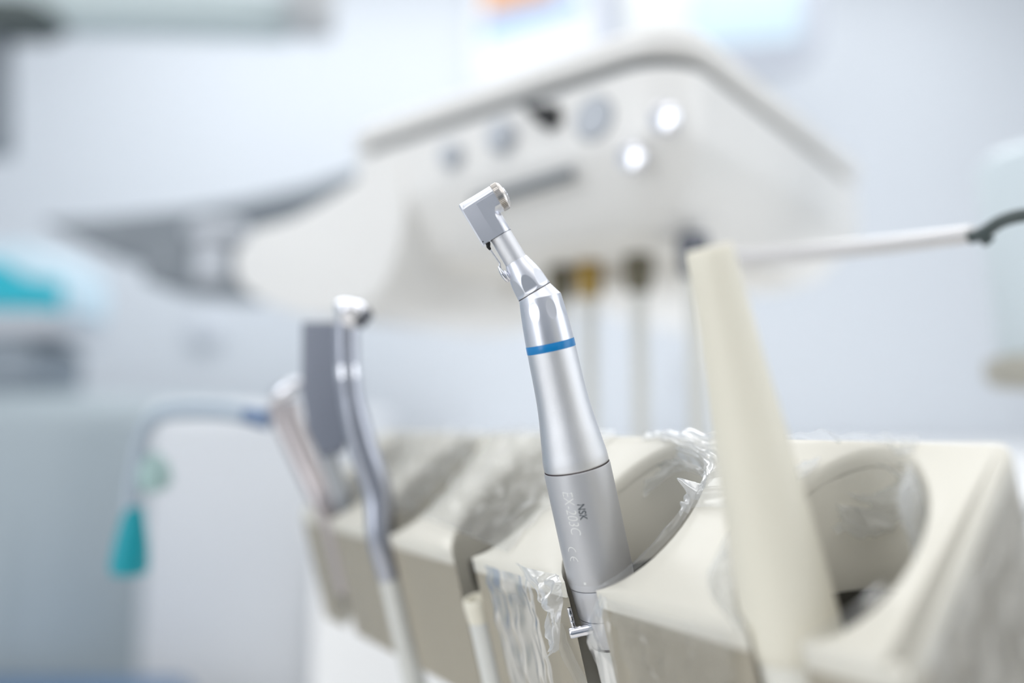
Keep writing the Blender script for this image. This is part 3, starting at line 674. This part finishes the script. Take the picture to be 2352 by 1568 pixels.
bz = [(1424, -260), (1880, -260), (1892, -240), (1892, 90), (1875, 130), (1830, 155), (1780, 160), (1424, 160)]
obj('monitor_frame', px_prism(bz, 1.9, .05, .012), M['bezel'], monitor)
obj('screen', px_prism([(1590, -230), (1838, -230), (1838, 88), (1590, 100)], 1.895, .02, .002), M['screen'], monitor)
obj('side_panel', px_prism([(1436, -230), (1584, -230), (1584, 100), (1436, 100)], 1.893, .02, .002), M['screenwarm'], monitor)
obj('wall_bracket', box(Frame(PY(1640, -40, 1.95), (1, 0, 0), (0, 1, 0), UP), -.06, .06, -.01, .45, -.06, .06, .005), M['grey'], monitor)
# lamp arm along the top left
la = thing('lamp_arm', 'pale grey overhead lamp arm crossing the upper left corner', 'lamp arm', PY(350, 10, 1.3))
obj('arm_beam', px_prism([(-200, -60), (250, -60), (640, -30), (690, 10), (640, 62), (250, 46), (-200, 40)], 1.3, .07, .015), mat('grey_green_arm', (.74, .79, .80), .45), la)
obj('arm_end', lathe(Frame(PY(715, 15, 1.3), (1, 0, 0), (0, 1, 0), UP), [(.03, -.045), (.04, -.04), (.042, .04), (.03, .05)], 32), mat('grey_joint', (.72, .73, .74), .4), la)
obj('dark_joint', px_prism([(-160, -20), (60, -14), (118, 22), (60, 54), (-160, 50)], 1.27, .08, .012), M['darkgreen'], la, label='dark grey-green joint')
obj('ceiling_column', tube([PY(-60, 0, 1.33), V((PY(-60, 0, 1.33).x, 1.33, 2.6))], .03, 24), M['greylt'], la)
obj('hanging_handle', px_prism([(-140, 40), (-12, 50), (-10, 338), (-140, 350)], 1.29, .06, .012), M['grey'], la, label='dark grey upright handle at the picture edge')
# cabinet with boxes at the far left
cab = thing('storage_cabinet', 'large rounded pale grey cabinet in the left background under the carton', 'cabinet', V((-1.2, 1.6, 0)))
ct = PY(0, 905, 1.38)
xr = PY(345, 1200, 1.25).x
obj('unit_body', bevelled(prism([V((x, y, 0)) for x, y in rrect(-1.95, xr, 1.24, 2.2, .16, 8)], V((0, 0, ct.z))), .055, 6), M['cab'], cab, 40)
xq = PY(735, 1200, 1.3).x
obj('side_column', bevelled(prism([V((x, y, 0)) for x, y in rrect(xr - .08, xq, 1.3, 2.15, .07, 8)], V((0, 0, ct.z - .02))), .04, 5), mat('paler_grey_shell', (.90, .91, .925), .5), cab, 40)
obj('service_panel', bevelled(prism([V((x, y, .12)) for x, y in rrect(-1.75, xr - .2, 1.232, 1.3, .02, 4)], V((0, 0, ct.z - .32))), .004, 2), M['cab'], cab, 40)
wc = thing('bounce_counter', 'white counter added behind the rack to bounce light under the console', 'counter', V((.5, 1.6, 0)))  # added to bounce light up onto the console's underside
xl = PY(722, 1200, .66).x
obj('counter_carcass', box(WORLD, xl, 1.5, .66, 2.38, .1, .955, .004), M['counter'], wc)
obj('counter_top', box(WORLD, xl - .004, 1.51, .64, 2.38, .955, .985, .008), M['counter'], wc)
obj('plinth', box(WORLD, xl + .03, 1.48, .71, 2.38, 0, .1), M['greylt'], wc, 0)
for i in range(4):
    x0 = xl + .006 + i * .43
    dr = obj('counter_door', box(WORLD, x0, x0 + .422, .642, .659, .12, .945, .003), M['counter'], wc)
    obj('door_handle', tube([(x0 + .37, .636, .70), (x0 + .37, .636, .86)], .005, 12), M['satin'], dr)
tb = thing('glove_box', 'teal and pale blue carton at the left edge', 'box', PY(20, 640, 1.28))
y = 1.3
obj('carton', px_prism([(-160, 560), (60, 555), (140, 610), (138, 712), (-160, 712)], y, .16, .006), M['palebox'], tb)
obj('teal_band', px_prism([(-160, 585), (0, 600), (60, 636), (138, 648), (138, 710), (-160, 706)], y - .003, .01, .001), M['tealbox'], tb, label='bright teal printed band')
ap = thing('grey_container', 'dark grey container with pale lid under the teal carton', 'container', V((PY(-30, 840, 1.38).x, 1.38, ct.z)))
obj('container', px_prism([(-160, 770), (50, 774), (80, 800), (70, 900), (-160, 905)], 1.30, .16, .012), mat('mid_grey_container', (.54, .58, .62), .5), ap)
obj('container_lid', px_prism([(-165, 714), (120, 714), (126, 768), (-165, 772)], 1.295, .17, .006), M['greylt'], ap)
hook = thing('wall_button', 'small grey round button on the white wall left of the paddle', 'wall button', PY(476, 762, 2.38))
obj('button_base', lathe(Frame(PY(476, 762, 2.4), (1, 0, 0), UP, (0, -1, 0)), [(.055, 0), (.055, .012), (.045, .02)], 32), M['buttonlt'], hook)
obj('button_cap', lathe(Frame(PY(476, 762, 2.4), (1, 0, 0), UP, (0, -1, 0)), [(.032, .018), (.032, .03), (.02, .036)], 32), M['buttonlt'], hook)
ch = thing('dental_chair', 'blue upholstered dental chair seat in the bottom left corner', 'chair', V((PY(0, 1568, 1.0).x, 1.0, 0)))
cz = PY(0, 1550, 1.19).z
obj('seat_cushion', box(WORLD, -.95, -.45, .8, 1.2, cz - .1, cz, .03, 4), M['upholstery'], ch)
obj('chair_base', box(WORLD, -.80, -.62, .9, 1.1, 0, cz - .09, .02), M['white'], ch)

# ------------------------------------------------------------------ rod and cup at the right
rod = thing('cup_arm', 'slim white rod with a dark hooked end reaching to the cup', 'support arm', P(1980, 570, .36))
obj('rod', tube(catmull([P(1640, 596, .43), P(1800, 583, .40), P(2000, 566, .36), P(2232, 538, .315)], 8), lambda t: .0036 + .0012 * (1 - t), 24), mat('white_metal_rod', (.88, .87, .87), .3, .3), rod)
hk = catmull([P(2228, 546, .315), P(2262, 532, .31), P(2300, 508, .305), P(2352, 494, .30), P(2440, 490, .295)], 6)
obj('hook', tube(hk, .0026, 20), M['darkgreen'], rod, label='dark grey hooked end')
obj('hook_stop', tube(catmull([P(2252, 536, .31), P(2262, 546, .31), P(2272, 555, .31)], 4), .0024, 16), M['darkgreen'], rod)
cup = thing('rinse_cup', 'pale cup cut by the right edge below the dark hook', 'cup', P(2400, 850, .5))
cf = frame_axis(P(2436, 850, .52), UP, RIGHT)
obj('cup_wall', lathe(cf, [(.030, 0), (.034, .004), (.038, .06), (.041, .13), (.0405, .14), (.034, .146)], 48), M['cup'], cup)
obj('cup_foot', lathe(cf, [(.028, -.012), (.040, -.010), (.044, -.002), (.042, .008), (.034, .010)], 48), M['cuprim'], cup)
obj('cup_stand', tube([cf(0, 0, -.01), V((cf.o.x, cf.o.y, 0.0))], .015, 20), M['greylt'], cup)
